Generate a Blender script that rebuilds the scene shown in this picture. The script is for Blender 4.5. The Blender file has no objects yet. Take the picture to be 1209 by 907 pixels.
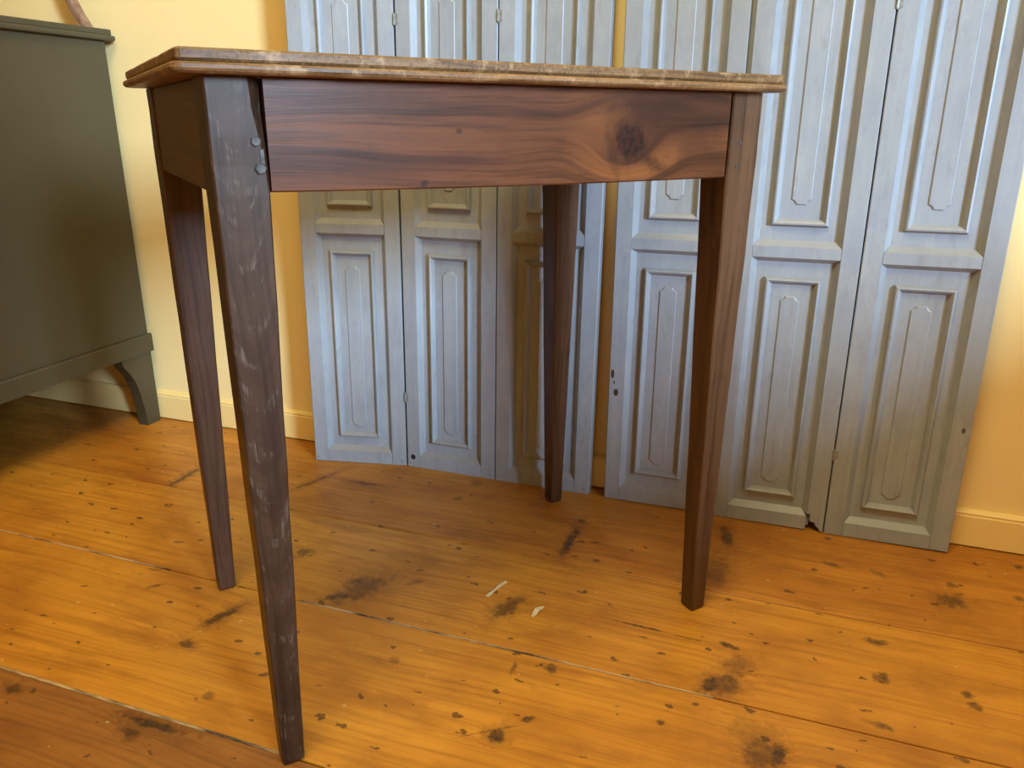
import bpy, bmesh, math, random
from mathutils import Matrix, Vector
from math import sin, cos, pi, radians
random.seed(7)
S = bpy.context.scene
C = S.collection

# ------------------------------------------------------------------ camera
cam_d = bpy.data.cameras.new('camera')
cam = bpy.data.objects.new('camera', cam_d); C.objects.link(cam)
cam_d.sensor_fit = 'HORIZONTAL'; cam_d.sensor_width = 36.0
cam_d.lens = 917.54 * 36.0 / 1209.0
cam_d.clip_start = 0.01
R_ = Vector((0.943346854754552, 0.33169195546455954, 0.008783980008552128))
U_ = Vector((-0.11515435851914217, 0.3024469954631694, 0.9461845954407345))
F_ = Vector((-0.3111851303303853, 0.893591775709355, -0.32350819625762633))
M = Matrix((R_, U_, -F_)).transposed().to_4x4()
M.translation = (0.0, -1.35063, 0.68162)
cam.matrix_world = M
S.camera = cam

# ------------------------------------------------------------------ world (overcast daylight outside the windows)
w = bpy.data.worlds.new('world'); S.world = w; w.use_nodes = True
bg = w.node_tree.nodes['Background']
bg.inputs[0].default_value = (0.72, 0.86, 1.0, 1); bg.inputs[1].default_value = 0.8

# ------------------------------------------------------------------ low hazy daylight slanting in through the window on the right
WR = dict(y0=-1.93, y1=-0.12, z0=0.66, z1=2.15)
XR, YF, XL, YB, ZC = 0.98, -3.20, -2.45, 0.012, 2.45
AZ, EL, DIST = radians(53.5), radians(15.8), 12.0                 # tall bright gap of open sky seen past the neighbouring houses
to_sky = Vector((sin(AZ) * cos(EL), -cos(AZ) * cos(EL), sin(EL)))
sky_d = bpy.data.lights.new('sky_gap', 'AREA'); sky_d.shape = 'RECTANGLE'; sky_d.size = 1.5; sky_d.size_y = 3.2
sky_d.energy = 2900.0; sky_d.color = (0.54, 0.75, 1.0)
sky = bpy.data.objects.new('sky_gap', sky_d); C.objects.link(sky)
sky.location = Vector((-0.35, -0.3, 0.5)) + to_sky * DIST
sky.rotation_euler = to_sky.to_track_quat('Z', 'Y').to_euler()
pd = bpy.data.lights.new('window_portal', 'AREA'); pd.shape = 'RECTANGLE'; pd.size = WR['z1'] - WR['z0']; pd.size_y = WR['y1'] - WR['y0']; pd.cycles.is_portal = True
po = bpy.data.objects.new('window_portal', pd); C.objects.link(po)
po.location = (XR + 0.02, (WR['y0'] + WR['y1']) / 2, (WR['z0'] + WR['z1']) / 2); po.rotation_euler = (0, radians(90), 0)
vs = S.view_settings
vs.view_transform = 'Standard'; vs.look = 'None'; vs.gamma = 1.0; vs.use_curve_mapping = False
vs.exposure = 0.25
S.cycles.max_bounces = 10; S.cycles.diffuse_bounces = 8; S.cycles.glossy_bounces = 3

# ------------------------------------------------------------------ helpers
class MB:
    def __init__(s): s.v = []; s.f = []; s.sm = []
    def add(s, vs_, fs, smooth=False):
        o = len(s.v); s.v += [tuple(v) for v in vs_]
        s.f += [tuple(i + o for i in f) for f in fs]; s.sm += [smooth] * len(fs)
        return s
    def box(s, x0, x1, y0, y1, z0, z1):
        return s.add([(x0, y0, z0), (x1, y0, z0), (x1, y1, z0), (x0, y1, z0), (x0, y0, z1), (x1, y0, z1), (x1, y1, z1), (x0, y1, z1)],
                     [(0, 3, 2, 1), (4, 5, 6, 7), (0, 1, 5, 4), (1, 2, 6, 5), (2, 3, 7, 6), (3, 0, 4, 7)])
    def loft(s, rings, caps=True, closed=False, smooth=False):
        n = len(rings[0]); vs_ = [p for r in rings for p in r]; fs = []
        m = len(rings)
        for i in range(m if closed else m - 1):
            a, b = i * n, ((i + 1) % m) * n
            for j in range(n):
                k = (j + 1) % n
                fs.append((a + j, a + k, b + k, b + j))
        if caps and not closed:
            fs.append(tuple(range(n))[::-1]); fs.append(tuple(range((m - 1) * n, m * n)))
        return s.add(vs_, fs, smooth)
    def build(s, name, mat, parent=None, bevel=0, loc=None, rot=None):
        me = bpy.data.meshes.new(name); me.from_pydata(s.v, [], s.f)
        for p, sm in zip(me.polygons, s.sm): p.use_smooth = sm
        bm = bmesh.new(); bm.from_mesh(me); bmesh.ops.recalc_face_normals(bm, faces=bm.faces)
        if bevel:
            es = [e for e in bm.edges if len(e.link_faces) == 2 and e.calc_face_angle(0) > 0.5]
            bmesh.ops.bevel(bm, geom=es, offset=bevel, segments=2, affect='EDGES', clamp_overlap=True)
        bm.to_mesh(me); bm.free()
        me.materials.append(mat)
        return link(name, me, parent, loc, rot)
def link(name, me, parent=None, loc=None, rot=None):
    o = bpy.data.objects.new(name, me); C.objects.link(o)
    if parent: o.parent = parent
    if loc: o.location = loc
    if rot: o.rotation_euler = rot
    return o
def empty(name, loc=(0, 0, 0), rot=(0, 0, 0), parent=None):
    o = bpy.data.objects.new(name, None); C.objects.link(o); o.location = loc; o.rotation_euler = rot
    o.empty_display_size = 0.05
    if parent: o.parent = parent
    return o
def tag(o, label=None, cat=None, group=None, kind=None):
    if label: o['label'] = label
    if cat: o['category'] = cat
    if group: o['group'] = group
    if kind: o['kind'] = kind
    return o

# ------------------------------------------------------------------ material toolkit
class NT:
    def __init__(s, name):
        s.m = bpy.data.materials.new(name); s.m.use_nodes = True
        s.t = s.m.node_tree; s.b = s.t.nodes['Principled BSDF']
        s.oc = s.t.nodes.new('ShaderNodeTexCoord').outputs['Object']
    def n(s, typ, **kw):
        nd = s.t.nodes.new('ShaderNode' + typ)
        for k, v in kw.items(): setattr(nd, k, v)
        return nd
    def to(s, v, sock):
        if isinstance(v, bpy.types.NodeSocket): s.t.links.new(v, sock)
        elif v is not None:
            if hasattr(sock.default_value, '__len__') and not isinstance(v, (int, float)):
                v = tuple(v); n = len(sock.default_value)
                if len(v) < n: v = v + (1.0,)
                sock.default_value = v
            else: sock.default_value = v
    def math(s, op, a, b=None, clamp=False):
        nd = s.n('Math', operation=op, use_clamp=clamp); s.to(a, nd.inputs[0]); s.to(b, nd.inputs[1]); return nd.outputs[0]
    def vmath(s, op, a, b=None, scale=None):
        nd = s.n('VectorMath', operation=op); s.to(a, nd.inputs[0]); s.to(b, nd.inputs[1])
        if scale is not None: s.to(scale, nd.inputs['Scale'])
        return nd.outputs['Value'] if op in ('LENGTH', 'DOT_PRODUCT') else nd.outputs[0]
    def mapping(s, v, loc=(0, 0, 0), rot=(0, 0, 0), scale=(1, 1, 1), typ='POINT'):
        nd = s.n('Mapping', vector_type=typ); s.to(v, nd.inputs[0])
        nd.inputs['Location'].default_value = loc; nd.inputs['Rotation'].default_value = rot; nd.inputs['Scale'].default_value = scale
        return nd.outputs[0]
    def noise(s, v, scale=5, detail=3, rough=0.5, dist=0, col=False):
        nd = s.n('TexNoise'); s.to(v, nd.inputs['Vector']); nd.inputs['Scale'].default_value = scale
        nd.inputs['Detail'].default_value = detail; nd.inputs['Roughness'].default_value = rough; nd.inputs['Distortion'].default_value = dist
        return nd.outputs['Color' if col else 'Fac']
    def rng(s, v, a, b, c=0.0, d=1.0, smooth=False):
        nd = s.n('MapRange', clamp=True)
        if smooth: nd.interpolation_type = 'SMOOTHSTEP'
        s.to(v, nd.inputs['Value'])
        for k, x in zip(('From Min', 'From Max', 'To Min', 'To Max'), (a, b, c, d)): s.to(x, nd.inputs[k])
        return nd.outputs[0]
    def ramp(s, v, stops):
        nd = s.n('ValToRGB'); s.to(v, nd.inputs[0]); e = nd.color_ramp.elements
        while len(e) < len(stops): e.new(0.5)
        for el, (p, c) in zip(e, stops): el.position = p; el.color = (*c, 1)
        return nd.outputs[0]
    def mix(s, f, a, b, blend='MIX'):
        nd = s.n('Mix', data_type='RGBA', blend_type=blend); s.to(f, nd.inputs[0]); s.to(a, nd.inputs[6]); s.to(b, nd.inputs[7]); return nd.outputs[2]
    def sep(s, v):
        nd = s.n('SeparateXYZ'); s.to(v, nd.inputs[0]); return nd.outputs
    def comb(s, x, y, z):
        nd = s.n('CombineXYZ'); s.to(x, nd.inputs[0]); s.to(y, nd.inputs[1]); s.to(z, nd.inputs[2]); return nd.outputs[0]
    def bump(s, h, strength=0.3, dist=0.002):
        nd = s.n('Bump'); nd.inputs['Strength'].default_value = strength; nd.inputs['Distance'].default_value = dist
        s.to(h, nd.inputs['Height']); s.t.links.new(nd.outputs[0], s.b.inputs['Normal'])
    def set(s, col=None, rough=None, spec=None, metal=None, coat=None, coat_rough=None):
        for k, v in (('Base Color', col), ('Roughness', rough), ('Specular IOR Level', spec), ('Metallic', metal), ('Coat Weight', coat), ('Coat Roughness', coat_rough)):
            if v is not None: s.to(v, s.b.inputs[k])
        return s.m
def spots(k, v, lst, warp, lo=0.45, hi=1.15):
    """largest of a set of soft irregular elliptical marks; lst = (x, y, rx, ry, angle, strength) in plane coordinates"""
    acc = None
    for (x, y, rx, ry, a, st) in lst:
        q = k.mapping(v, loc=(x, y, 0), rot=(0, 0, a), scale=(rx, ry, 1.0), typ='TEXTURE')
        d = k.vmath('LENGTH', k.vmath('ADD', q, warp))
        m = k.rng(d, lo, hi, st, 0.0, smooth=True)
        acc = m if acc is None else k.math('MAXIMUM', acc, m)
    return acc

def m_plain(name, col, rough=0.5, metal=0.0, var=0.15, vscale=20):
    k = NT(name); f = k.noise(k.oc, vscale, 4, 0.6)
    c = k.mix(k.rng(f, 0.3, 0.7), tuple(x * (1 - var) for x in col), tuple(min(1, x * (1 + var)) for x in col))
    k.bump(f, 0.1, 0.001)
    return k.set(c, rough, metal=metal)

def m_wall(name, col):
    k = NT(name); f = k.noise(k.oc, 2.2, 3, 0.5); g = k.noise(k.oc, 90, 3, 0.6); h = k.noise(k.oc, 9, 4, 0.6)
    c = k.mix(k.rng(f, 0.3, 0.7), tuple(x * 0.97 for x in col), tuple(min(1, x * 1.03) for x in col))
    k.bump(k.math('ADD', k.math('MULTIPLY', g, 0.25), h), 0.25, 0.002)
    return k.set(c, 0.45, spec=0.35)

def m_shutter():
    k = NT('blue_grey_paint')
    geo = k.n('NewGeometry'); oi = k.n('ObjectInfo')
    k.oc = k.vmath('ADD', k.oc, k.vmath('SCALE', (3.1, 1.7, 5.3), scale=oi.outputs['Random']))   # every piece of timber wears differently
    st = k.mapping(k.oc, scale=(110, 110, 4)); f = k.noise(st, 1.0, 4, 0.6)
    g = k.noise(k.oc, 14, 5, 0.65); h = k.noise(k.mapping(k.oc, scale=(60, 60, 22)), 1.0, 5, 0.7)
    c = k.mix(k.rng(f, 0.3, 0.72), (0.268, 0.300, 0.328), (0.304, 0.336, 0.362))
    c = k.mix(k.rng(g, 0.42, 0.68, 0, 0.6), c, (0.235, 0.265, 0.315))
    g2 = k.noise(k.mapping(k.oc, scale=(30, 30, 7)), 1.0, 5, 0.7)
    c = k.mix(k.rng(g2, 0.52, 0.76, 0, 0.55), c, (0.185, 0.195, 0.198))
    c = k.mix(k.rng(g2, 0.42, 0.25, 0, 0.5), c, (0.40, 0.42, 0.42))
    c = k.mix(k.rng(h, 0.57, 0.76, 0, 0.42), c, (0.17, 0.16, 0.145))            # grime
    c = k.mix(k.rng(h, 0.24, 0.34, 0.25, 0), c, (0.42, 0.43, 0.41))
    nz = k.sep(geo.outputs['True Normal'])[2]
    c = k.mix(k.rng(nz, 0.25, 0.6, 0, 0.6), c, (0.25, 0.235, 0.20))            # dust lying on the ledges
    k.bump(k.math('ADD', k.math('MULTIPLY', f, 0.6), h), 0.12, 0.0012)
    return k.set(c, 0.42, spec=0.5)

def m_dresser():
    k = NT('grey_green_paint'); f = k.noise(k.mapping(k.oc, scale=(3, 30, 60)), 1.0, 3, 0.5); g = k.noise(k.oc, 3, 3, 0.5)
    c = k.mix(k.rng(g, 0.35, 0.7), (0.052, 0.043, 0.021), (0.068, 0.056, 0.029))
    c = k.mix(k.rng(f, 0.55, 0.8, 0, 0.25), c, (0.042, 0.034, 0.020))
    k.bump(f, 0.08, 0.001)
    return k.set(c, 0.48, spec=0.4)

KN = [(-0.703, -0.589, 0.0282, 0.009, 1.26, 0.8), (-0.554, -0.464, 0.0481, 0.022, 1.07, 0.55), (-0.573, -0.494, 0.0217, 0.008, 0.6, 0.8), (-0.555, -0.465, 0.0234, 0.009, 0.75, 0.5), (-0.693, -0.402, 0.0165, 0.012, 0.76, 0.6), (-0.325, -0.431, 0.0269, 0.012, 1.24, 0.7), (-0.314, -0.406, 0.0133, 0.008, 0.96, 0.5), (-0.48, -0.417, 0.015, 0.006, 0.75, 0.5), (-0.288, -0.216, 0.0451, 0.008, 1.55, 0.8), (-0.039, -0.103, 0.0323, 0.01, -1.4, 0.7), (-0.044, -0.221, 0.0424, 0.018, 1.54, 0.4), (-0.252, -0.67, 0.01, 0.01, 0.35, 0.95), (-0.706, -0.659, 0.0125, 0.008, -0.1, 0.7), (-0.025, -0.497, 0.0209, 0.009, 1.09, 0.95), (-0.006, -0.49, 0.0261, 0.014, 1.24, 0.65), (0.005, -0.445, 0.0195, 0.016, 0.8, 0.45), (0.037, -0.594, 0.0247, 0.016, 1.43, 0.6), (0.059, -0.589, 0.019, 0.009, 1.43, 0.85), (0.044, -0.569, 0.0065, 0.006, -0.3, 0.9), (0.034, -0.569, 0.03, 0.03, 1.2, 0.25), (0.299, -0.187, 0.018, 0.016, 0.47, 0.7), (0.305, -0.137, 0.0085, 0.008, -0.62, 0.7), (0.181, -0.33, 0.0167, 0.007, 0.01, 0.75), (0.221, -0.315, 0.0058, 0.005, -0.14, 0.8), (0.182, -0.409, 0.012, 0.012, -0.48, 0.75), (0.281, -0.404, 0.007, 0.007, -0.52, 0.75), (0.286, -0.425, 0.008, 0.008, -0.26, 0.75), (0.174, -0.5, 0.0153, 0.006, -0.17, 0.7), (-0.225, -0.536, 0.008, 0.008, -0.05, 0.8), (-0.226, -0.633, 0.0108, 0.005, 0.48, 0.8), (-0.075, -0.585, 0.005, 0.005, -0.44, 0.7), (-0.642, -0.793, 0.0328, 0.006, 0.03, 0.95), (-0.655, -0.811, 0.0113, 0.005, 0.11, 0.8), (-1.075, -0.239, 0.0432, 0.006, 1.58, 0.8), (-0.822, -0.164, 0.0561, 0.004, 1.2, 0.6), (-0.722, -0.14, 0.0271, 0.005, 0.08, 0.6), (-0.528, -0.137, 0.01, 0.006, 0.71, 0.6), (-0.519, -0.064, 0.0157, 0.01, 1.63, 0.4), (0.132, -0.139, 0.0126, 0.007, -0.29, 0.7), (0.2, -0.141, 0.0142, 0.006, -0.68, 0.5), (-0.009, -0.409, 0.0133, 0.005, -0.4, 0.8), (-0.084, -0.432, 0.0077, 0.006, -0.88, 0.5), (-0.611, -0.731, 0.0079, 0.007, -0.04, 0.55), (-0.849, -0.563, 0.0137, 0.004, -2.45, 0.6), (-0.427, -0.591, 0.007, 0.007, 0.06, 0.4), (-0.884, -0.527, 0.0139, 0.004, 0.26, 0.5), (-0.82, -0.513, 0.0098, 0.006, 0.1, 0.4), (-1.023, -0.436, 0.0127, 0.006, 0.12, 0.4), (-0.287, -0.137, 0.0092, 0.007, -0.18, 0.7), (-0.232, -0.259, 0.0087, 0.006, -0.28, 0.7), (-0.272, -0.552, 0.0145, 0.003, -1.47, 0.6), (-0.008, -0.383, 0.0067, 0.004, -0.25, 0.5), (0.417, -0.042, 0.008, 0.008, -0.36, 0.7), (0.395, -0.144, 0.008, 0.008, -0.56, 0.7), (-0.13, -0.408, 0.0395, 0.0025, -0.03, 0.9), (-0.062, -0.411, 0.0292, 0.002, -0.04, 0.6), (0.32, -0.358, 0.0157, 0.002, -0.45, 0.6), (0.344, -0.364, 0.0092, 0.002, 0.09, 0.6), (-0.26, -0.665, 0.0409, 0.0015, 0.6, 0.5), (0.183, -0.389, 0.0156, 0.002, 0.13, 0.4), (-0.848, -0.804, 0.0097, 0.008, 0.03, 0.6)]

def m_plank(i, y0, y1, tone):
    """worn varnished pine; grain runs along world x"""
    k = NT('pine_floorboard_%d' % i)
    kn = sorted([q for q in KN if y0 - 0.02 < q[1] < y1 + 0.02], key=lambda q: -q[2] * q[3] * q[5])[:19]
    v = k.vmath('ADD', k.oc, (i * 3.7, 0, i * 1.3))
    wob = k.noise(k.mapping(v, scale=(1.6, 7, 1)), 1.0, 2, 0.5)
    x, y, z = k.sep(v)
    yy = k.math('ADD', y, k.math('MULTIPLY', wob, 0.06))
    if kn:                                                     # the figure swirls round the bigger knots
        warp = k.vmath('SCALE', k.vmath('SUBTRACT', k.noise(k.oc, 70, 4, 0.65, col=True), (0.5, 0.5, 0.5)), scale=1.9)
        halo = spots(k, k.oc, [(a, b, max(c * 2.2, 0.02), max(d * 2.2, 0.016), e, f) for a, b, c, d, e, f in kn[:7]], warp, 0.1, 1.3)
        yy = k.math('ADD', yy, k.math('MULTIPLY', halo, 0.02))
    g1 = k.noise(k.comb(k.math('MULTIPLY', x, 3.0), k.math('MULTIPLY', yy, 130), 0), 1.0, 4, 0.65)      # growth lines
    g2 = k.noise(k.comb(k.math('MULTIPLY', x, 1.2), k.math('MULTIPLY', yy, 22), 3), 1.0, 3, 0.55)       # broad bands
    g3 = k.noise(k.comb(k.math('MULTIPLY', x, 14), k.math('MULTIPLY', y, 420), 1), 1.0, 3, 0.6)         # fine fibre
    blot = k.noise(k.oc, 5.0, 4, 0.6)
    A, B_, D_ = tone
    c = k.mix(k.rng(g2, 0.3, 0.72), A, B_)
    c = k.mix(k.rng(g1, 0.46, 0.70, 0, 0.62), c, D_)
    c = k.mix(k.rng(g3, 0.56, 0.76, 0, 0.35), c, D_)
    c = k.mix(k.rng(blot, 0.46, 0.70, 0, 0.6), c, (A[0] * 0.62, A[1] * 0.52, A[2] * 0.6))
    bl2 = k.noise(k.mapping(k.oc, scale=(7, 22, 1)), 1.0, 5, 0.65)
    c = k.mix(k.rng(bl2, 0.50, 0.70, 0, 0.62), c, (A[0] * 0.55, A[1] * 0.46, A[2] * 0.6))
    # small dents and dirt flecks, stretched along the grain
    vo = k.n('TexVoronoi'); k.to(k.vmath('ADD', k.mapping(k.oc, scale=(24, 42, 1)), k.vmath('SCALE', k.noise(k.oc, 60, 2, 0.5, col=True), scale=0.7)), vo.inputs['Vector'])
    vo.inputs['Scale'].default_value = 1.0; vo.voronoi_dimensions = '2D'
    wn = k.n('TexWhiteNoise'); k.to(vo.outputs['Position'], wn.inputs['Vector'])
    rad = k.math('MULTIPLY', k.math('POWER', wn.outputs['Value'], 4.0), 0.20)
    fleck = k.rng(k.math('SUBTRACT', vo.outputs['Distance'], rad), -0.05, -0.015, 0.72, 0.0)
    c = k.mix(fleck, c, (0.055, 0.030, 0.012))
    vp = k.n('TexVoronoi'); k.to(k.mapping(k.oc, loc=(3.1, 1.7, 0), scale=(10, 16, 1)), vp.inputs['Vector']); vp.inputs['Scale'].default_value = 1.0; vp.voronoi_dimensions = '2D'
    wn2 = k.n('TexWhiteNoise'); k.to(vp.outputs['Position'], wn2.inputs['Vector'])
    pale = k.rng(k.math('SUBTRACT', vp.outputs['Distance'], k.rng(wn2.outputs['Value'], 0.5, 1.0, 0.0, 0.032)), -0.01, 0.006, 0.7, 0.0)
    c = k.mix(pale, c, (0.60, 0.44, 0.22))
    h = k.math('SUBTRACT', k.math('MULTIPLY', g1, 0.4), fleck)
    if kn:
        c = k.mix(k.math('MULTIPLY', halo, 0.55), c, tuple(q * 0.42 for q in D_))
        kd = spots(k, k.oc, [(a, b, c_ * 1.2, d * 1.25, e, min(0.92, f * 1.08)) for a, b, c_, d, e, f in kn], warp, 0.45, 1.1)
        brk = k.rng(k.noise(k.oc, 110, 4, 0.7), 0.35, 0.58, 0.5, 1.0)
        kd = k.math('MULTIPLY', kd, brk)
        c = k.mix(kd, c, (0.042, 0.025, 0.012))
        h = k.math('SUBTRACT', h, kd)
    k.bump(h, 0.35, 0.0012)
    r = k.rng(blot, 0.3, 0.7, 0.34, 0.50)
    return k.set(c, r, spec=0.25, coat=0.05, coat_rough=0.25)

def m_wood(name, dark, light, line, axis='Z', off=(0, 0, 0), rough=0.42, knots=None, flame=None, chalk=0.0, freq=1.0, smudge=None, arch=None, speckle=0.0):
    """stained timber; grain along the given local axis. knots in (along, across)"""
    k = NT(name); x, y, z = k.sep(k.vmath('ADD', k.oc, off))
    if axis == 'Z': al, ac, dp = z, x, y
    else: al, ac, dp = x, z, y
    P = k.comb(al, ac, 0.0)
    wob = k.noise(k.comb(k.math('MULTIPLY', al, 2.5), k.math('MULTIPLY', ac, 9), dp), 1.0, 2, 0.5)
    acw = k.math('ADD', ac, k.math('MULTIPLY', k.math('SUBTRACT', wob, 0.5), 0.05))
    if flame:                                                   # figure bending round one big knot
        fx, fy, R = flame
        d2 = k.vmath('LENGTH', k.mapping(P, loc=(fx, fy, 0), scale=(R * 1.5, R, 1), typ='TEXTURE'))
        fall = k.rng(d2, 0.0, 2.3, 1.0, 0.0, smooth=True)
        rel = k.math('SUBTRACT', acw, fy)
        acw = k.math('ADD', acw, k.math('MULTIPLY', k.math('MULTIPLY', rel, fall), -1.15))
        acw = k.math('ADD', acw, k.math('MULTIPLY', fall, 0.016))
    g1 = k.noise(k.comb(k.math('MULTIPLY', al, 4 * freq), k.math('MULTIPLY', acw, 150 * freq), k.math('MULTIPLY', dp, 60)), 1.0, 4, 0.62)
    g2 = k.noise(k.comb(k.math('MULTIPLY', al, 2 * freq), k.math('MULTIPLY', acw, 32 * freq), k.math('MULTIPLY', dp, 20)), 1.0, 3, 0.55)
    g3 = k.noise(k.comb(k.math('MULTIPLY', al, 22), k.math('MULTIPLY', ac, 480), k.math('MULTIPLY', dp, 480)), 1.0, 3, 0.6)
    if arch is not None:                                        # nested U-shaped cathedral figure
        e = k.math('DIVIDE', k.math('SUBTRACT', ac, arch), 0.026)
        par = k.math('SUBTRACT', k.math('MULTIPLY', al, 24), k.math('MULTIPLY', k.math('MULTIPLY', e, e), 1.1))
        g2 = k.noise(k.comb(par, k.math('MULTIPLY', wob, 1.5), 0.0), 1.0, 3, 0.6)
        g4 = k.noise(k.comb(k.math('MULTIPLY', par, 2.3), k.math('MULTIPLY', ac, 50), k.math('MULTIPLY', wob, 2.0)), 1.0, 3, 0.6)
    c = k.mix(k.rng(g2, 0.32, 0.68), dark, light)
    c = k.mix(k.rng(g1, 0.46, 0.68, 0, 0.75), c, line)
    c = k.mix(k.rng(g3, 0.55, 0.75, 0, 0.4), c, tuple(q * 0.5 for q in line))
    if flame:
        gl = k.math('MULTIPLY', k.rng(d2, 0.3, 2.3, 0.75, 0.0, smooth=True), k.rng(g2, 0.44, 0.62))
        c = k.mix(gl, c, (0.33, 0.112, 0.026))
    h = k.math('MULTIPLY', g1, 0.5)
    if chalk:                                                   # pale residue caught in the pores
        ch = k.math('MULTIPLY', k.rng(g3, 0.50, 0.36, 0, 1), k.rng(k.noise(k.comb(k.math('MULTIPLY', al, 9), k.math('MULTIPLY', ac, 45), dp), 1.0, 3, 0.6), 0.5, 0.68, 0, chalk))
        if arch is not None: ch = k.math('MULTIPLY', k.rng(g4, 0.54, 0.66, 0, 1), k.rng(g3, 0.56, 0.38, 0, chalk))
        c = k.mix(ch, c, (0.30, 0.25, 0.21))
    wear = k.noise(k.oc, 24, 5, 0.7); spk = k.noise(k.oc, 330, 3, 0.6)
    if speckle: c = k.mix(k.rng(spk, 0.50, 0.62, 0, speckle), c, tuple(q * 0.35 for q in dark)); c = k.mix(k.rng(k.noise(k.oc, 45, 4, 0.7), 0.54, 0.66, 0, 0.55), c, (0.40, 0.27, 0.14))
    c = k.mix(k.rng(wear, 0.55, 0.75, 0, 0.35), c, tuple(q * 0.45 for q in dark))
    if smudge:
        warp = k.vmath('SCALE', k.vmath('SUBTRACT', k.noise(k.oc, 45, 4, 0.65, col=True), (0.5, 0.5, 0.5)), scale=1.8)
        sm = k.math('MULTIPLY', spots(k, P, smudge, warp, 0.05, 1.35), k.rng(g1, 0.62, 0.42, 0.35, 1.0))
        c = k.mix(sm, c, (0.020, 0.007, 0.004))
    if knots:
        warp = k.vmath('SCALE', k.vmath('SUBTRACT', k.noise(k.oc, 60, 4, 0.65, col=True), (0.5, 0.5, 0.5)), scale=1.1)
        kd = spots(k, P, knots, warp, 0.5, 1.1)
        c = k.mix(kd, c, k.mix(k.rng(k.noise(k.oc, 150, 4, 0.7), 0.45, 0.6), (0.036, 0.009, 0.005), (0.007, 0.004, 0.003))); h = k.math('SUBTRACT', h, k.math('MULTIPLY', kd, 0.4))
    k.bump(h, 0.25, 0.001)
    return k.set(c, rough, spec=0.3)

WALL = m_wall('yellow_wall_paint', (0.80, 0.635, 0.295))
BASE = m_wall('yellow_skirting_paint', (0.79, 0.60, 0.24))
CEIL = m_wall('ceiling_paint', (0.80, 0.66, 0.40))
WHITE = m_plain('window_paint', (0.75, 0.74, 0.70), 0.4, var=0.05)
SHUT = m_shutter()
DRES = m_dresser()
DARK = m_plain('painted_hole_shade', (0.010, 0.008, 0.007), 0.8)
SUB = m_plain('seam_dirt', (0.035, 0.020, 0.010), 0.9, var=0.4, vscale=60)
IRON = m_plain('grey_iron', (0.085, 0.09, 0.085), 0.6, metal=0.2, var=0.5, vscale=160)
HINGE = m_plain('painted_hinge', (0.22, 0.23, 0.22), 0.45, metal=0.2, var=0.25, vscale=160)
RUST = m_plain('dark_iron', (0.055, 0.048, 0.042), 0.5, metal=0.4, var=0.3, vscale=160)
SHAVE = m_plain('pale_shaving', (0.62, 0.50, 0.28), 0.6, var=0.2, vscale=200)
def m_glass():
    k = NT('window_glass'); tr = k.n('BsdfTransparent'); gl = k.n('BsdfGlossy'); gl.inputs['Roughness'].default_value = 0.02
    mx = k.n('MixShader'); mx.inputs[0].default_value = 0.06
    k.t.links.new(tr.outputs[0], mx.inputs[1]); k.t.links.new(gl.outputs[0], mx.inputs[2])
    k.t.links.new(mx.outputs[0], k.t.nodes['Material Output'].inputs[0])
    return k.m
GLASS = m_glass()
def m_fill():
    k = NT('old_seam_filler'); f = k.noise(k.mapping(k.oc, scale=(9, 60, 1)), 1.0, 4, 0.65)
    c = k.mix(k.rng(f, 0.40, 0.56), (0.05, 0.028, 0.013), (0.50, 0.36, 0.19))
    return k.set(c, 0.8)
FILL = m_fill()

# ------------------------------------------------------------------ room shell
def struct(name, mb, mat, label=None, parent=None):
    o = mb.build(name, mat, parent); o['kind'] = 'structure'
    return o
floor = MB().box(XL, XR, YF, YB + 0.02, -0.06, -0.022).build('floor', SUB); tag(floor, 'wide worn pine board floor with knots and scuffs', kind='structure')
PINE = ((0.50, 0.212, 0.022), (0.63, 0.290, 0.033), (0.29, 0.105, 0.012))
PIN2 = ((0.43, 0.165, 0.019), (0.54, 0.230, 0.028), (0.23, 0.078, 0.010))
DRK = ((0.28, 0.115, 0.027), (0.38, 0.165, 0.037), (0.12, 0.045, 0.012))
ys = [YB - 0.001, -0.282, -0.519, -0.779, -1.02, -1.27, -1.52, -1.78, -2.03, -2.28, -2.54, -2.79, -3.0, YF]
tones = [PIN2, PINE, PINE, DRK] + [PINE, PIN2] * 8
for i in range(len(ys) - 1):
    a, b = ys[i + 1] + 0.0012, ys[i] - 0.0012
    ch = 0.0012; x0, x1 = XL + 0.001, XR - 0.001
    ring = lambda x: [(x, a, -0.022), (x, b, -0.022), (x, b, -ch), (x, b - ch, 0), (x, a + ch, 0), (x, a, -ch)]
    MB().loft([ring(x0), ring(x1)]).build('plank', m_plank(i, a, b, tones[i]), floor)
for (x0, x1, y) in ((-1.4, -0.455, -0.779), (-1.25, -0.86, -0.519), (-0.62, -0.02, -0.519)):
    MB().box(x0, x1, y - 0.0020 if y < -.6 else y - 0.0011, y + 0.0018 if y < -.6 else y + 0.0011, -0.006, 0.0003).build('seam_filler', FILL, floor)

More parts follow.
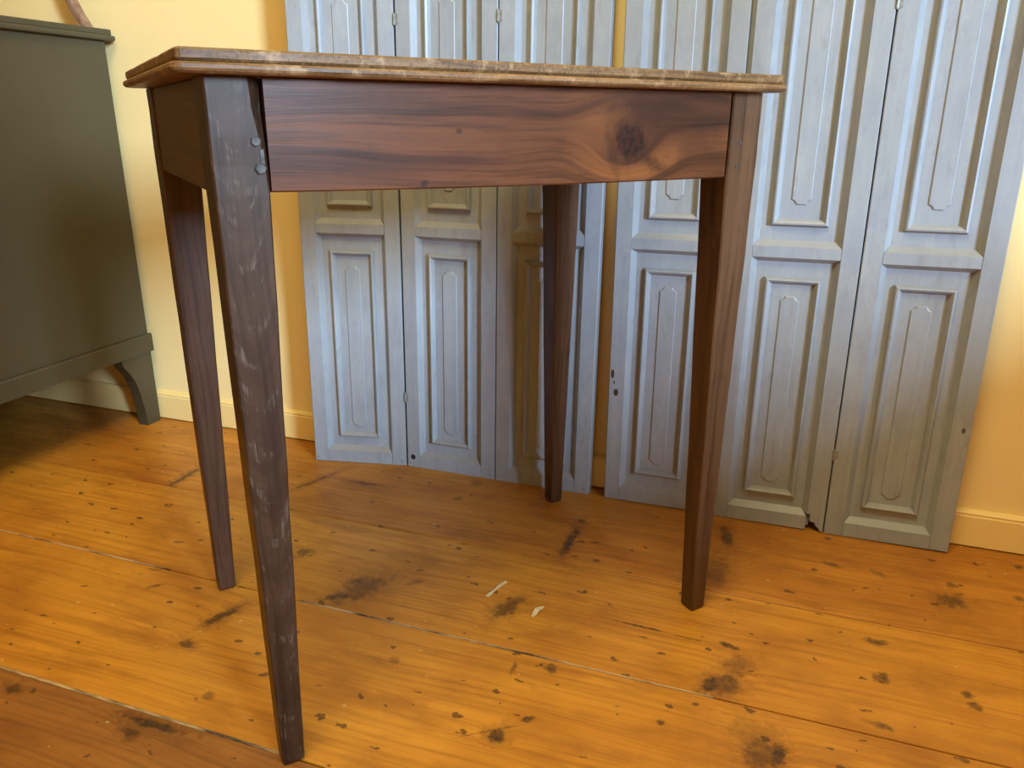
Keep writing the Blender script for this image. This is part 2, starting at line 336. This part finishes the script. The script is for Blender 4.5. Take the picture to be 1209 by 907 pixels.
struct('wall_back', MB().box(XL - 0.1, XR + 0.1, YB, YB + 0.12, -0.06, ZC), WALL)
struct('wall_left', MB().box(XL - 0.12, XL, YF, YB, -0.06, ZC), WALL)
wr = WR
struct('wall_right', MB().box(XR, XR + 0.10, YF, wr['y0'], -0.06, ZC).box(XR, XR + 0.10, wr['y1'], YB, -0.06, ZC)
       .box(XR, XR + 0.10, wr['y0'], wr['y1'], -0.06, wr['z0']).box(XR, XR + 0.10, wr['y0'], wr['y1'], wr['z1'], ZC), WALL)
struct('wall_front', MB().box(XL - 0.1, XR + 0.10, YF - 0.15, YF, -0.06, ZC), WALL)
struct('ceiling', MB().box(XL - 0.12, XR + 0.10, YF - 0.25, YB + 0.12, ZC, ZC + 0.1), CEIL)
def skirting(name, x0, x1):                                       # plain board with an eased top edge and a small bead
    ring = lambda x: [(x, YB, 0.003), (x, 0.0, 0.003), (x, 0.0, 0.056), (x, 0.0012, 0.0585), (x, 0.0008, 0.062), (x, 0.004, 0.0652), (x, YB, 0.066)]
    return struct(name, MB().loft([ring(x0), ring(x1)]), BASE)
skirting('baseboard_back', XL, XR)
struct('baseboard_left', MB().box(XL, XL + 0.012, YF, 0.0, 0.003, 0.066), BASE)
struct('baseboard_right', MB().box(XR - 0.012, XR, YF, 0.0, 0.003, 0.066), BASE)
def window(name, axis, a0, a1, z0, z1, p):
    def bx(mb, u0, u1, d0, d1, w0, w1):
        return mb.box(d0, d1, u0, u1, w0, w1) if axis == 'x' else mb.box(u0, u1, d0, d1, w0, w1)
    mb = MB(); t = 0.03
    bx(mb, a0, a0 + t, p, p + 0.05, z0, z1); bx(mb, a1 - t, a1, p, p + 0.05, z0, z1)
    bx(mb, a0 + t, a1 - t, p, p + 0.05, z0, z0 + t); bx(mb, a0 + t, a1 - t, p, p + 0.05, z1 - t, z1)
    o = mb.build(name, WHITE); o['kind'] = 'structure'
    am, zm = (a0 + a1) / 2, (z0 + z1) / 2
    bx(MB(), am - 0.015, am + 0.015, p + 0.01, p + 0.045, z0 + t, z1 - t).build('mullion', WHITE, o)
    bx(MB(), a0 + t, a1 - t, p + 0.012, p + 0.043, zm - 0.015, zm + 0.015).build('glazing_bar', WHITE, o)
    for ua, ub in ((a0 + t, am - 0.015), (am + 0.015, a1 - t)):
        for wa, wb in ((z0 + t, zm - 0.015), (zm + 0.015, z1 - t)):
            bx(MB(), ua, ub, p + 0.025, p + 0.029, wa, wb).build('pane', GLASS, o)
window('window_1', 'x', wr['y0'], wr['y1'], wr['z0'], wr['z1'], XR + 0.04)

# ------------------------------------------------------------------ warm ceiling lamp (out of view, above the camera)
LX, LY, LE = -0.25, -1.20, 30.0
def m_bowl():
    k = NT('frosted_bowl'); k.set((0.9, 0.8, 0.6), 0.5); k.to((1.0, 0.62, 0.26), k.b.inputs['Emission Color']); k.b.inputs['Emission Strength'].default_value = 2.0
    return k.m
lamp = empty('ceiling_lamp', (LX, LY, ZC)); tag(lamp, 'warm frosted bowl ceiling lamp with a pale round canopy above the floor', 'lamp')
cir = lambda r, z, n=32: [(r * cos(2 * pi * i / n), r * sin(2 * pi * i / n), z) for i in range(n)]
MB().loft([cir(.10, -0.0005), cir(.10, -0.02), cir(.06, -0.035)], smooth=True).build('canopy', WHITE, lamp)
MB().loft([cir(.46, -0.036), cir(.48, -0.04), cir(.47, -0.075), cir(.40, -0.105), cir(.20, -0.12)], smooth=True).build('lamp_shade', m_bowl(), lamp)
ld = bpy.data.lights.new('lamp_light', 'AREA'); ld.shape = 'DISK'; ld.size = 0.95; ld.energy = LE; ld.color = (1.0, 0.89, 0.50)
lo = bpy.data.objects.new('lamp_light', ld); C.objects.link(lo); lo.parent = lamp; lo.location = (0, 0, -0.13)

# ------------------------------------------------------------------ table
TX, TY, TR = -0.4561, -0.8026, 0.8544
TW, TD, ZT, LW, LB, INS, AB, REC, OH = 0.627, 0.4194, 0.7124, 0.0463, 0.024, 0.0055, 0.6171, 0.0022, 0.0207
table = empty('side_table', (TX, TY, 0), (0, 0, TR))
tag(table, 'small rustic dark wooden side table with tapered legs in front of blue-grey shutters', 'table')
W_LEG = [m_wood('stained_oak_leg_%d' % i, (0.043, 0.022, 0.012), (0.068, 0.038, 0.022), (0.019, 0.009, 0.005), 'Z', (i * 0.37, i * 0.21, i * 0.5) if i else (0, 0, 0), 0.40, chalk=ck, freq=fr, arch=0.019 if i == 0 else None)
         for i, (ck, fr) in enumerate(((0.28, 0.9), (0.1, 0.8), (0.12, 1.0), (0.05, 1.0)))]
for _i in (2, 3): W_LEG[_i] = m_wood('red_brown_leg_%d' % _i, (0.052, 0.024, 0.013), (0.088, 0.043, 0.023), (0.022, 0.009, 0.005), 'Z', (_i * 0.37, _i * 0.21, _i * 0.5), 0.38)
W_LEG[1] = m_wood('stained_pine_leg', (0.072, 0.035, 0.017), (0.118, 0.061, 0.031), (0.028, 0.012, 0.006), 'Z', (0.37, 0.21, 0.5), 0.36, freq=0.8,
                  knots=[(0.63, 0.5, 0.001, 0.001, 0, 0)])
W_APF = m_wood('stained_pine_apron', (0.050, 0.017, 0.0075), (0.145, 0.049, 0.0165), (0.015, 0.0045, 0.0025), 'X', (0, 0, 0), 0.32, flame=(0.428, 0.659, 0.030),
               knots=[(0.433, 0.659, 0.0255, 0.0230, -0.5, 1.0), (0.2288, 0.6695, 0.004, 0.0032, 0, 0.7), (0.1912, 0.6215, 0.005, 0.004, 0, 0.7)],
               smudge=[(0.412, 0.650, 0.010, 0.030, 0.25, 0.80), (0.462, 0.640, 0.034, 0.012, -0.55, 0.75), (0.417, 0.676, 0.022, 0.008, 1.0, 0.6), (0.46, 0.692, 0.07, 0.016, 0.1, 0.7), (0.53, 0.655, 0.05, 0.03, 0, 0.45), (0.12, 0.695, 0.10, 0.012, 0, 0.5)], freq=0.8)
W_APS = m_wood('dark_apron_wood', (0.085, 0.055, 0.036), (0.115, 0.075, 0.048), (0.05, 0.03, 0.018), 'X', (0.3, 0.2, 0.7), 0.45)
W_TOP = m_wood('worn_golden_top', (0.155, 0.082, 0.030), (0.280, 0.165, 0.066), (0.060, 0.028, 0.010), 'X', (0.6, 0.1, 0.4), 0.45, freq=1.2, speckle=0.6)
W_BEAD = m_wood('worn_edge_bead', (0.150, 0.072, 0.025), (0.310, 0.175, 0.070), (0.045, 0.020, 0.008), 'X', (0.2, 0.5, 0.1), 0.42, freq=1.2, speckle=0.4)

def rrect(x0, x1, y0, y1, r, z, n=5, seg=48):
    """rounded rectangle outline with its long sides split so that the worn edge can wander"""
    P = []
    cs = ((x1 - r, y0 + r, -90), (x1 - r, y1 - r, 0), (x0 + r, y1 - r, 90), (x0 + r, y0 + r, 180))
    for q, (cx, cy, a) in enumerate(cs):
        for i in range(n + 1):
            t = radians(a + 90 * i / n); P.append((cx + r * cos(t), cy + r * sin(t), z))
        nx, ny, na = cs[(q + 1) % 4]; t = radians(na)
        A = P[-1]; B = (nx + r * cos(t), ny + r * sin(t))
        for i in range(1, seg):
            f = i / seg; P.append((A[0] + (B[0] - A[0]) * f, A[1] + (B[1] - A[1]) * f, z))
    return P
def slab(profile, r, seed, wear):
    """profile = (outward offset, height, wear share); chips eat into the points that carry wear"""
    rnd = random.Random(seed); ex, eb = 0.005, -0.014             # the top sits slightly to one side on the frame
    rings = [rrect(-o - ex, TW + o, -o, TD + o + eb, max(r + o - OH, 0.002), z) for o, z, _ in profile]
    N = len(rings[0]); wv = [rnd.uniform(0, 0.35) for _ in range(N)]
    for _ in range(26):
        c = rnd.randrange(N); d = rnd.uniform(0.5, 1.7); wd = rnd.choice((0, 1, 1, 2))
        for k in range(-wd, wd + 1): wv[(c + k) % N] = max(wv[(c + k) % N], d * rnd.uniform(0.6, 1))
    out = []
    for R, (o, z, ws) in zip(rings, profile):
        Q = []
        for k, (x, y, zz) in enumerate(R):
            dx, dy = x - TW / 2, y - TD / 2; L = math.hypot(dx, dy); e = wear * wv[k] * ws
            sx_ = -1 if abs(dx) / TW > abs(dy) / TD else 0; sy_ = -1 if sx_ == 0 else 0
            Q.append((x + sx_ * math.copysign(e, dx), y + sy_ * math.copysign(e, dy), zz + e * 0.6 * (1 if ws > 0 and z < 0.7165 else 0)))
        out.append(Q)
    return MB().loft(out)
slab([(OH - 0.010, 0.7126, 0), (OH - 0.0030, 0.7130, 1), (OH - 0.0006, 0.7146, 1), (OH, 0.7168, 0.6), (OH - 0.0006, 0.7196, 0.3), (OH - 0.0030, 0.7212, 0.1), (OH - 0.0065, 0.7215, 0)], 0.009, 3, 0.0011).build('edge_moulding', W_BEAD, table)
slab([(OH - 0.0070, 0.7216, 0), (OH - 0.0058, 0.7228, 0), (OH - 0.0046, 0.7242, 0.2), (OH - 0.0046, 0.7300, 0.5), (OH - 0.0058, 0.7315, 0.8), (OH - 0.0085, 0.7321, 0.3)], 0.009, 5, 0.0009).build('tabletop', W_TOP, table)

def leg(sx, sy, mat, chip=False):
    """square to the apron's lower edge, then tapered; sx, sy say which corner"""
    X0, Y0 = (0 if sx < 0 else TW), (0 if sy < 0 else TD)
    rings = []
    b = 0.0016
    levels = [(0.0, 0.0), (0.004, 0.0)] + [(AB * i / 12, i / 12) for i in range(1, 13)] + [(AB + (ZT - AB) * i / 4, 1.0) for i in range(1, 5)]
    rnd = random.Random(int(sx * 7 + sy * 3 + 20))
    for i, (z, t) in enumerate(levels):
        o = INS * (1 - t); wd = LB + (LW - LB) * t
        if i == 0: o += 0.0025; wd -= 0.005
        j = 0.0004
        a0 = o + rnd.uniform(-j, j); a1 = o + wd + rnd.uniform(-j, j); c0 = o + rnd.uniform(-j, j); c1 = o + wd + rnd.uniform(-j, j)
        if z > ZT - 0.001: z = ZT - 0.0004
        cut = b
        if chip and z > 0.625: cut = b + 0.0095 * min(1, (z - 0.625) / 0.075) + rnd.uniform(-.0006, .0006)
        # polygon with eased corners in corner-local coordinates (0 = outer side)
        P = [(a0 + b, c0), (a1 - cut, c0), (a1, c0 + min(cut * 1.2, 0.012)), (a1, c1 - b), (a1 - b, c1), (a0 + b, c1), (a0, c1 - b), (a0, c0 + b)]
        Q = [(X0 - sx * p, Y0 - sy * q, z) for p, q in P]
        rings.append(Q)
    return MB().loft(rings).build('leg', mat, table)
fl = leg(-1, -1, W_LEG[0], True)
fr = leg(1, -1, W_LEG[1])
bl = leg(-1, 1, W_LEG[2])
br = leg(1, 1, W_LEG[3])
fl['label'] = 'dark oak leg with a split and two iron bolt heads at its top'
# aprons between the legs
def apron(x0, x1, y0, y1, mat, z0, z1, name='apron'):
    return MB().box(x0, x1, y0, y1, z0, z1).build(name, mat, table, bevel=0.0015)
mb = MB(); n = 16; x0, x1 = LW + 0.0012, TW - LW - 0.0035; rings = []
for i in range(n + 1):                                            # slightly uneven lower edge
    t = i / n; x = x0 + (x1 - x0) * t
    zb = AB - 0.0012 * sin(pi * t) + 0.0016 * (1 - t) ** 3
    rings.append([(x, REC - 0.001, zb + 0.0015), (x, REC + 0.0008, zb), (x, REC + 0.020, zb), (x, REC + 0.020, ZT - 0.0006), (x, REC - 0.001, ZT - 0.0006)])
mb.loft(rings).build('apron', W_APF, table)
apron(LW + 0.001, TW - LW - 0.001, TD - REC - 0.02, TD - REC, W_APS, AB, ZT - 0.0006)
sideL = MB().box(LW + 0.001, TD - LW - 0.001, -0.01, 0.01, AB, ZT - 0.0006).build('apron', W_APS, table, 0.0015, (REC + 0.010, 0, 0), (0, 0, radians(90)))
sideR = link('apron', sideL.data, table, (TW - REC - 0.010, 0, 0), (0, 0, radians(90)))
# iron bolt heads on the split leg, wooden pegs on the other front leg
def bolt(x, z, r, a, sides=6, mat=IRON, name='bolt_head', parent=fl, y0=0.001, y1=-0.0035, sq=1.0):
    P = lambda rr, y: [(x + rr * cos(a + 2 * pi * i / sides), y, z + sq * rr * sin(a + 2 * pi * i / sides)) for i in range(sides)]
    return MB().loft([P(r, y0), P(r, y1 + 0.001), P(r * 0.8, y1)]).build(name, mat, parent)
bolt(0.0372, 0.6613, 0.0046, 0.35, y0=0.012, y1=-0.0022)
bolt(0.0392, 0.6391, 0.0052, 0.1, y0=0.006, y1=-0.0025)
MB().box(0.0400, 0.0432, -0.0008, 0.004, 0.6425, 0.655).build('iron_strap', IRON, fl)
bolt(0.5962, 0.6562, 0.0028, 0.0, 10, RUST, 'peg', fr, 0.002, -0.0006)
bolt(0.5945, 0.6291, 0.0032, 0.785, 4, RUST, 'peg', fr, 0.002, -0.0006)

# ------------------------------------------------------------------ folding shutters
LWD, LH, TH = 0.190, 1.435, 0.024
SW, BV, BD = 0.028, 0.009, 0.0105      # stile width, bevel width, recess of the field
RAILS = [(0.0, 0.025, 0, 1), (0.4715, 0.4890, 1, 1), (0.940, 0.9575, 1, 1), (1.410, LH, 1, 0)]
MOULD = [(0.0540, 0.4390), (0.5210, 0.9080), (0.990, 1.378)]
PLATE = [(0.0770, 0.4080), (0.5550, 0.8750), (1.020, 1.345)]
ME = {}
def stile_mesh(key, mirror, z0=0.0, z1=LH, chip=False):
    f = (lambda u: LWD - u) if mirror else (lambda u: u)
    ring = lambda z, w=SW, b=BV: [(f(0), 0.0012, z), (f(0.0012), 0, z), (f(w), 0, z), (f(w + 0.0008), 0.0012, z), (f(w + b), BD, z), (f(w + b), TH - 0.002, z), (f(0), TH - 0.002, z)]
    mb = MB()
    if chip:
        mb.loft([ring(0.0, 0.004, 0.001), ring(0.005, 0.0065, 0.0015), ring(0.009, 0.012, 0.002), ring(0.015, 0.0145, 0.002), ring(0.0165, 0.022, 0.003), ring(0.030, 0.0225, 0.004), ring(0.0305, SW, BV), ring(z1)])
    else:
        mb.loft([ring(z0), ring(z1)])
    return mb
def rail_mesh(z0, z1, bt, tp):
    a, b = SW + 0.0009, LWD - SW - 0.0009
    prof = []                                                     # (inset of the ends, y, z)
    if bt: prof += [(BV, BD, z0 - 0.0075), (0.001, 0.0012, z0 - 0.0008), (0, 0, z0)]
    else: prof += [(0, 0, z0)]
    if tp: prof += [(0, 0, z1), (0.001, 0.0012, z1 + 0.0008), (BV, BD, z1 + 0.0100)]
    else: prof += [(0, 0, z1)]
    prof += [(prof[-1][0], TH - 0.004, prof[-1][2]), (prof[0][0], TH - 0.004, prof[0][2])]
    return MB().loft([[(a + i, y, z) for i, y, z in prof], [(b - i, y, z) for i, y, z in prof]])
def mould_mesh(z0, z1):
    u0, u1 = 0.0515, 0.1385
    prof = [(0.0, 0.0), (0.0008, 0.0040), (0.0026, 0.0078), (0.0050, 0.0086), (0.0080, 0.0062), (0.0112, 0.0012), (0.0120, 0.0)]
    rings = []
    for (u, z, su, sz) in ((u0, z0, 1, 1), (u1, z0, -1, 1), (u1, z1, -1, -1), (u0, z1, 1, -1)):
        rings.append([(u + su * d, BD - h + 0.0002 if h else BD + 0.001, z + sz * d) for d, h in prof])
    return MB().loft(rings, closed=True)
def plate_mesh(z0, z1):
    u0, u1 = 0.0795, 0.1085; q = 0.0075
    def out(ins, y):
        a0, a1, b0, b1 = u0 + ins, u1 - ins, z0 + ins, z1 - ins; P = []
        for cx, cz, s in ((a0, b0, 0), (a1, b0, 1), (a1, b1, 2), (a0, b1, 3)):
            sx = 1 if s in (0, 3) else -1; sz = 1 if s < 2 else -1
            pts = [(cx, cz + sz * q), (cx + sx * q * 0.45, cz + sz * q * 0.8), (cx + sx * q * 0.8, cz + sz * q * 0.45), (cx + sx * q, cz)]
            if s in (1, 3): pts = pts[::-1]
            P += [(u, y, z) for u, z in pts]
        return P
    return MB().loft([out(0, BD + 0.001), out(0, BD - 0.0012), out(0.0012, BD - 0.0020)])
def mesh_of(key, mb, mat=SHUT):
    if key not in ME:
        o = mb.build(key, mat); ME[key] = o.data; bpy.data.objects.remove(o)
    return ME[key]
mesh_of('field', MB().box(SW - 0.004, LWD - SW + 0.004, BD, TH - 0.006, 0.004, LH - 0.004))
mesh_of('stile_l', stile_mesh('l', False)); mesh_of('stile_r', stile_mesh('r', True)); mesh_of('stile_chip', stile_mesh('c', True, chip=True))
for i, r in enumerate(RAILS): mesh_of('rail%d' % i, rail_mesh(*r))
for i, r in enumerate(MOULD): mesh_of('mould%d' % i, mould_mesh(*r))
for i, r in enumerate(PLATE): mesh_of('plate%d' % i, plate_mesh(*r))
def leaf(parent, loc, rz, chip=False):
    o = link('shutter_leaf', ME['field'], parent, loc, (0, 0, rz))
    link('stile', ME['stile_l'], o); link('stile', ME['stile_chip' if chip else 'stile_r'], o)
    for i in range(4): link('rail', ME['rail%d' % i], o)
    for i in range(3): link('panel_moulding', ME['mould%d' % i], o); link('raised_plate', ME['plate%d' % i], o)
    return o
def disc(parent, u, z, ru, rz_, mat, name, y=-0.0004, n=14):
    P = lambda k, yy: [(u + k * ru * cos(2 * pi * i / n), yy, z + k * rz_ * sin(2 * pi * i / n)) for i in range(n)]
    return MB().loft([P(1, 0.004), P(1, y)]).build(name, mat, parent)
def hinge(parent, u, z, L=0.017, r=0.0024, mat=HINGE):
    mb = MB()
    for a, b, k in ((0, .3, 1), (.32, .68, 1.06), (.70, 1, 1), (-.1, 1.1, .6)):
        R1 = lambda zz: [(u + k * r * cos(2 * pi * i / 8), -0.0008 + k * r * sin(2 * pi * i / 8), zz) for i in range(8)]
        mb.loft([R1(z + (a - .5) * L), R1(z + (b - .5) * L)])
    mb.box(u, u + 0.007, -0.0006, 0.0008, z - L * .5, z + L * .5)
    return mb.build('hinge', mat, parent)

lean = radians(-0.95)
scr1 = empty('folding_shutter', (-0.876, -0.080, 0.0012), (lean, 0, 0))
tag(scr1, 'three-leaf blue-grey panelled folding shutter leaning on the wall behind the table, nearer the dresser', 'shutter')
P1 = leaf(scr1, (0, 0, 0), math.atan2(0.042, 0.189)); P1.scale = (1.021, 1, 1)
P2 = leaf(scr1, (0.1925, 0.0425, 0), radians(0.2))
P3 = leaf(scr1, (0.3845, 0.0435, 0), radians(0.6))
hinge(P2, -0.0012, 0.149); hinge(P2, -0.0012, 0.842); hinge(P3, -0.0012, 0.842)
disc(P2, 0.0129, 0.0216, 0.0052, 0.0058, DARK, 'bolt_hole_shade')  # flush dark disc, its colour stands for the shade inside the hole
for q in (P1, P2, P3):
    disc(q, 0.006, 0.008, 0.0012, 0.0012, RUST, 'nail'); disc(q, 0.1805, 0.009, 0.0012, 0.0012, RUST, 'nail')
scr2 = empty('folding_shutter', (-0.2705, -0.036, 0.0012), (lean, radians(-0.6), 0))
tag(scr2, 'three-leaf blue-grey panelled folding shutter with a broken bottom corner, farther from the dresser', 'shutter')
P4 = leaf(scr2, (0, 0, 0), 0)
P5 = leaf(scr2, (0.1975, -0.001, -0.0021), 0, chip=True); P5.scale = (1.008, 1, 1)
P6 = leaf(scr2, (0.3912, 0.000, -0.0041), 0); P6.scale = (1.02, 1, 1)
MB().box(0.1895, 0.1985, 0.011, 0.020, 0.001, LH - 0.002).build('hinge_strip', SHUT, P4)
hinge(P6, -0.0012, 0.147); hinge(P6, -0.0012, 0.842)
disc(P4, 0.0060, 0.246, 0.0030, 0.0085, RUST, 'keyhole'); disc(P4, 0.0135, 0.2114, 0.0042, 0.0068, RUST, 'keyhole')
disc(P4, 0.0095, 0.2300, 0.0012, 0.0035, RUST, 'nail')
disc(P6, 0.179, 0.215, 0.0028, 0.0050, IRON, 'nail')

# ------------------------------------------------------------------ dresser
DX, DY0, DXL, DYF = -1.3447, -0.004, -2.25, -0.50
dr = empty('dresser', (DX - 0.45, -0.25, 0)); tag(dr, 'dark grey-green painted dresser with moulded top and bracket feet against the wall', 'dresser')
inv = Vector((DX - 0.45, -0.25, 0))
def dpart(mb, name, parent=dr, bevel=0.0, mat=None):
    o = mb.build(name, mat or DRES, None, bevel)
    o.parent = parent
    if parent is dr: o.matrix_parent_inverse = Matrix.Translation(-inv)
    return o
body = dpart(MB().box(DXL, DX, DYF, DY0 - 0.006, 0.172, 0.8225), 'carcass', bevel=0.002)
def tier(ov, z0, z1, r):
    mb = MB(); rings = []
    for e, z in ((-r, z0), (-r * 0.3, z0 + r * .3), (0, z0 + r), (0, z1 - r), (-r * 0.3, z1 - r * .3), (-r, z1)):
        k = ov + e; rings.append([(DXL - k, DYF - k, z), (DX + k, DYF - k, z), (DX + k, min(DY0 + .008 + e, YB - .002), z), (DXL - k, min(DY0 + .008 + e, YB - .002), z)])
    return mb.loft(rings)
dpart(tier(0.013, 0.8226, 0.8330, 0.003), 'top_moulding')
dpart(tier(0.004, 0.8331, 0.8450, 0.002), 'dresser_top')
# plinth moulding round the carcass (side, far side, front)
def plinth(x0, x1, y0, y1):
    return MB().loft([[(x0, y0, z), (x1, y0, z), (x1, y1, z), (x0, y1, z)] for z in (0.171, 0.208)] + [[(x0 + .003, y0 + .003, 0.2125), (x1 - .003, y0 + .003, 0.2125), (x1 - .003, y1 - .0005, 0.2125), (x0 + .003, y1 - .0005, 0.2125)]])
dpart(plinth(DX + 0.0002, DX + 0.005, DYF - 0.005, DY0 - 0.001), 'base_moulding')
dpart(plinth(DXL - 0.005, DXL - 0.0002, DYF - 0.005, DY0 - 0.001), 'base_moulding')
dpart(plinth(DXL, DX, DYF - 0.005, DYF - 0.0002), 'base_moulding')
# bracket feet: one board each side, curved on the inner edge
foot = [(0.0, 0.0), (0.038, 0.0), (0.041, 0.040), (0.047, 0.080), (0.055, 0.110), (0.068, 0.135), (0.080, 0.150), (0.085, 0.162), (0.085, 0.171), (0.0, 0.171)]
def side_foot(xa, xb, yb, sgn):
    return MB().loft([[(xa, yb + sgn * u, z) for u, z in foot], [(xb, yb + sgn * u, z) for u, z in foot]])
for xa, xb in ((DX - 0.028, DX - 0.0005), (DXL + 0.0005, DXL + 0.028)):
    for yb, sg in ((DY0 - 0.006, -1), (DYF + 0.0015, 1)):
        dpart(side_foot(xa, xb, yb, sg), 'foot')
for xb, sg in ((DX - 0.0290, -1), (DXL + 0.0290, 1)):
    dpart(MB().loft([[(xb + sg * u, y, z) for u, z in foot] for y in (DYF + 0.0015, DYF + 0.026)]), 'foot')
dpart(MB().box(DXL + 0.116, DX - 0.116, DYF + 0.004, DYF + 0.022, 0.035, 0.171), 'light_block_skirt')  # unseen board, added to keep light from reaching under the dresser
for i, (z0, z1) in enumerate(((0.225, 0.415), (0.425, 0.615), (0.625, 0.810))):
    d = dpart(MB().box(DXL + 0.03, DX - 0.03, DYF - 0.012, DYF - 0.0002, z0, z1), 'drawer', bevel=0.003)
    for x in (DXL + 0.22, DX - 0.22):
        zc = (z0 + z1) / 2
        R = lambda y, r: [(x + r * cos(2 * pi * j / 12), y, zc + r * sin(2 * pi * j / 12)) for j in range(12)]
        MB().loft([R(DYF - 0.012, .007), R(DYF - 0.022, .006), R(DYF - 0.028, .014), R(DYF - 0.036, .012), R(DYF - 0.038, .006)], smooth=True).build('knob', IRON, d)

# bentwood arch standing on the dresser, only its flared foot reaches into view
W_ARC = m_wood('brown_bentwood', (0.20, 0.115, 0.072), (0.30, 0.18, 0.118), (0.10, 0.055, 0.032), 'Z', (0.2, 0.9, 0.3), 0.35)
pts = []
cx = -1.640
half = [(0.281, 0.0), (0.268, 0.018), (0.258, 0.035), (0.2495, 0.052), (0.242, 0.075), (0.236, 0.11), (0.232, 0.16), (0.226, 0.22), (0.205, 0.29), (0.16, 0.345), (0.09, 0.375), (0.0, 0.385)]
path = [(cx + a, b) for a, b in half] + [(cx - a, b) for a, b in half[::-1][1:]]
rings = []
for i, (x, z) in enumerate(path):
    a = path[max(i - 1, 0)]; b = path[min(i + 1, len(path) - 1)]; t = Vector((b[0] - a[0], b[1] - a[1])).normalized(); nx, nz = t[1], -t[0]
    h = 0.0075
    if i in (0, len(path) - 1): nx, nz = (1 if i == 0 else -1) * 1.0, 0
    rings.append([(x - h * nx * s_, y, z - h * nz * s_) for s_, y in ((-1, -0.008), (-0.55, -0.010), (0.55, -0.010), (1, -0.008), (1, 0.008), (-1, 0.008))])
arc = MB().loft(rings).build('bentwood_arch', W_ARC, None, 0, (0, -0.035, 0.8455))
tag(arc, 'slim curved brown wooden arch standing on top of the dresser', 'arch')

# ------------------------------------------------------------------ litter on the floor
def shaving(name, pts_, w0, lift, label, zz=0.0006):
    mb = MB(); rings = []
    for i, (x, y) in enumerate(pts_):
        a = Vector(pts_[max(i - 1, 0)]); b = Vector(pts_[min(i + 1, len(pts_) - 1)]); t = (b - a).normalized(); nrm = Vector((-t.y, t.x))
        ww = w0[i]; z = zz + lift[i]
        rings.append([(x - nrm.x * ww, y - nrm.y * ww, z), (x + nrm.x * ww, y + nrm.y * ww, z + 0.0008), (x + nrm.x * ww, y + nrm.y * ww, z + 0.0014), (x - nrm.x * ww, y - nrm.y * ww, z + 0.0006)])
    o = mb.loft(rings).build(name, SHAVE); tag(o, label, 'shaving')
    return o
shaving('wood_shaving', [(-0.2830, -0.4400), (-0.2815, -0.4330), (-0.2800, -0.4240), (-0.2765, -0.4180), (-0.2740, -0.4120)], [0.0012, 0.0034, 0.0040, 0.0028, 0.0008], [0, .001, .003, .0015, .0], 'small curled pale wood shaving on the floor under the table')
shaving('wood_splinter', [(-0.3625, -0.4160), (-0.3595, -0.4050), (-0.3570, -0.3960), (-0.3530, -0.3800), (-0.3480, -0.3680)], [0.0022, 0.0026, 0.0012, 0.0026, 0.0020], [0, 0, 0, 0, 0], 'flat straight pale wood splinter on the floor under the table')
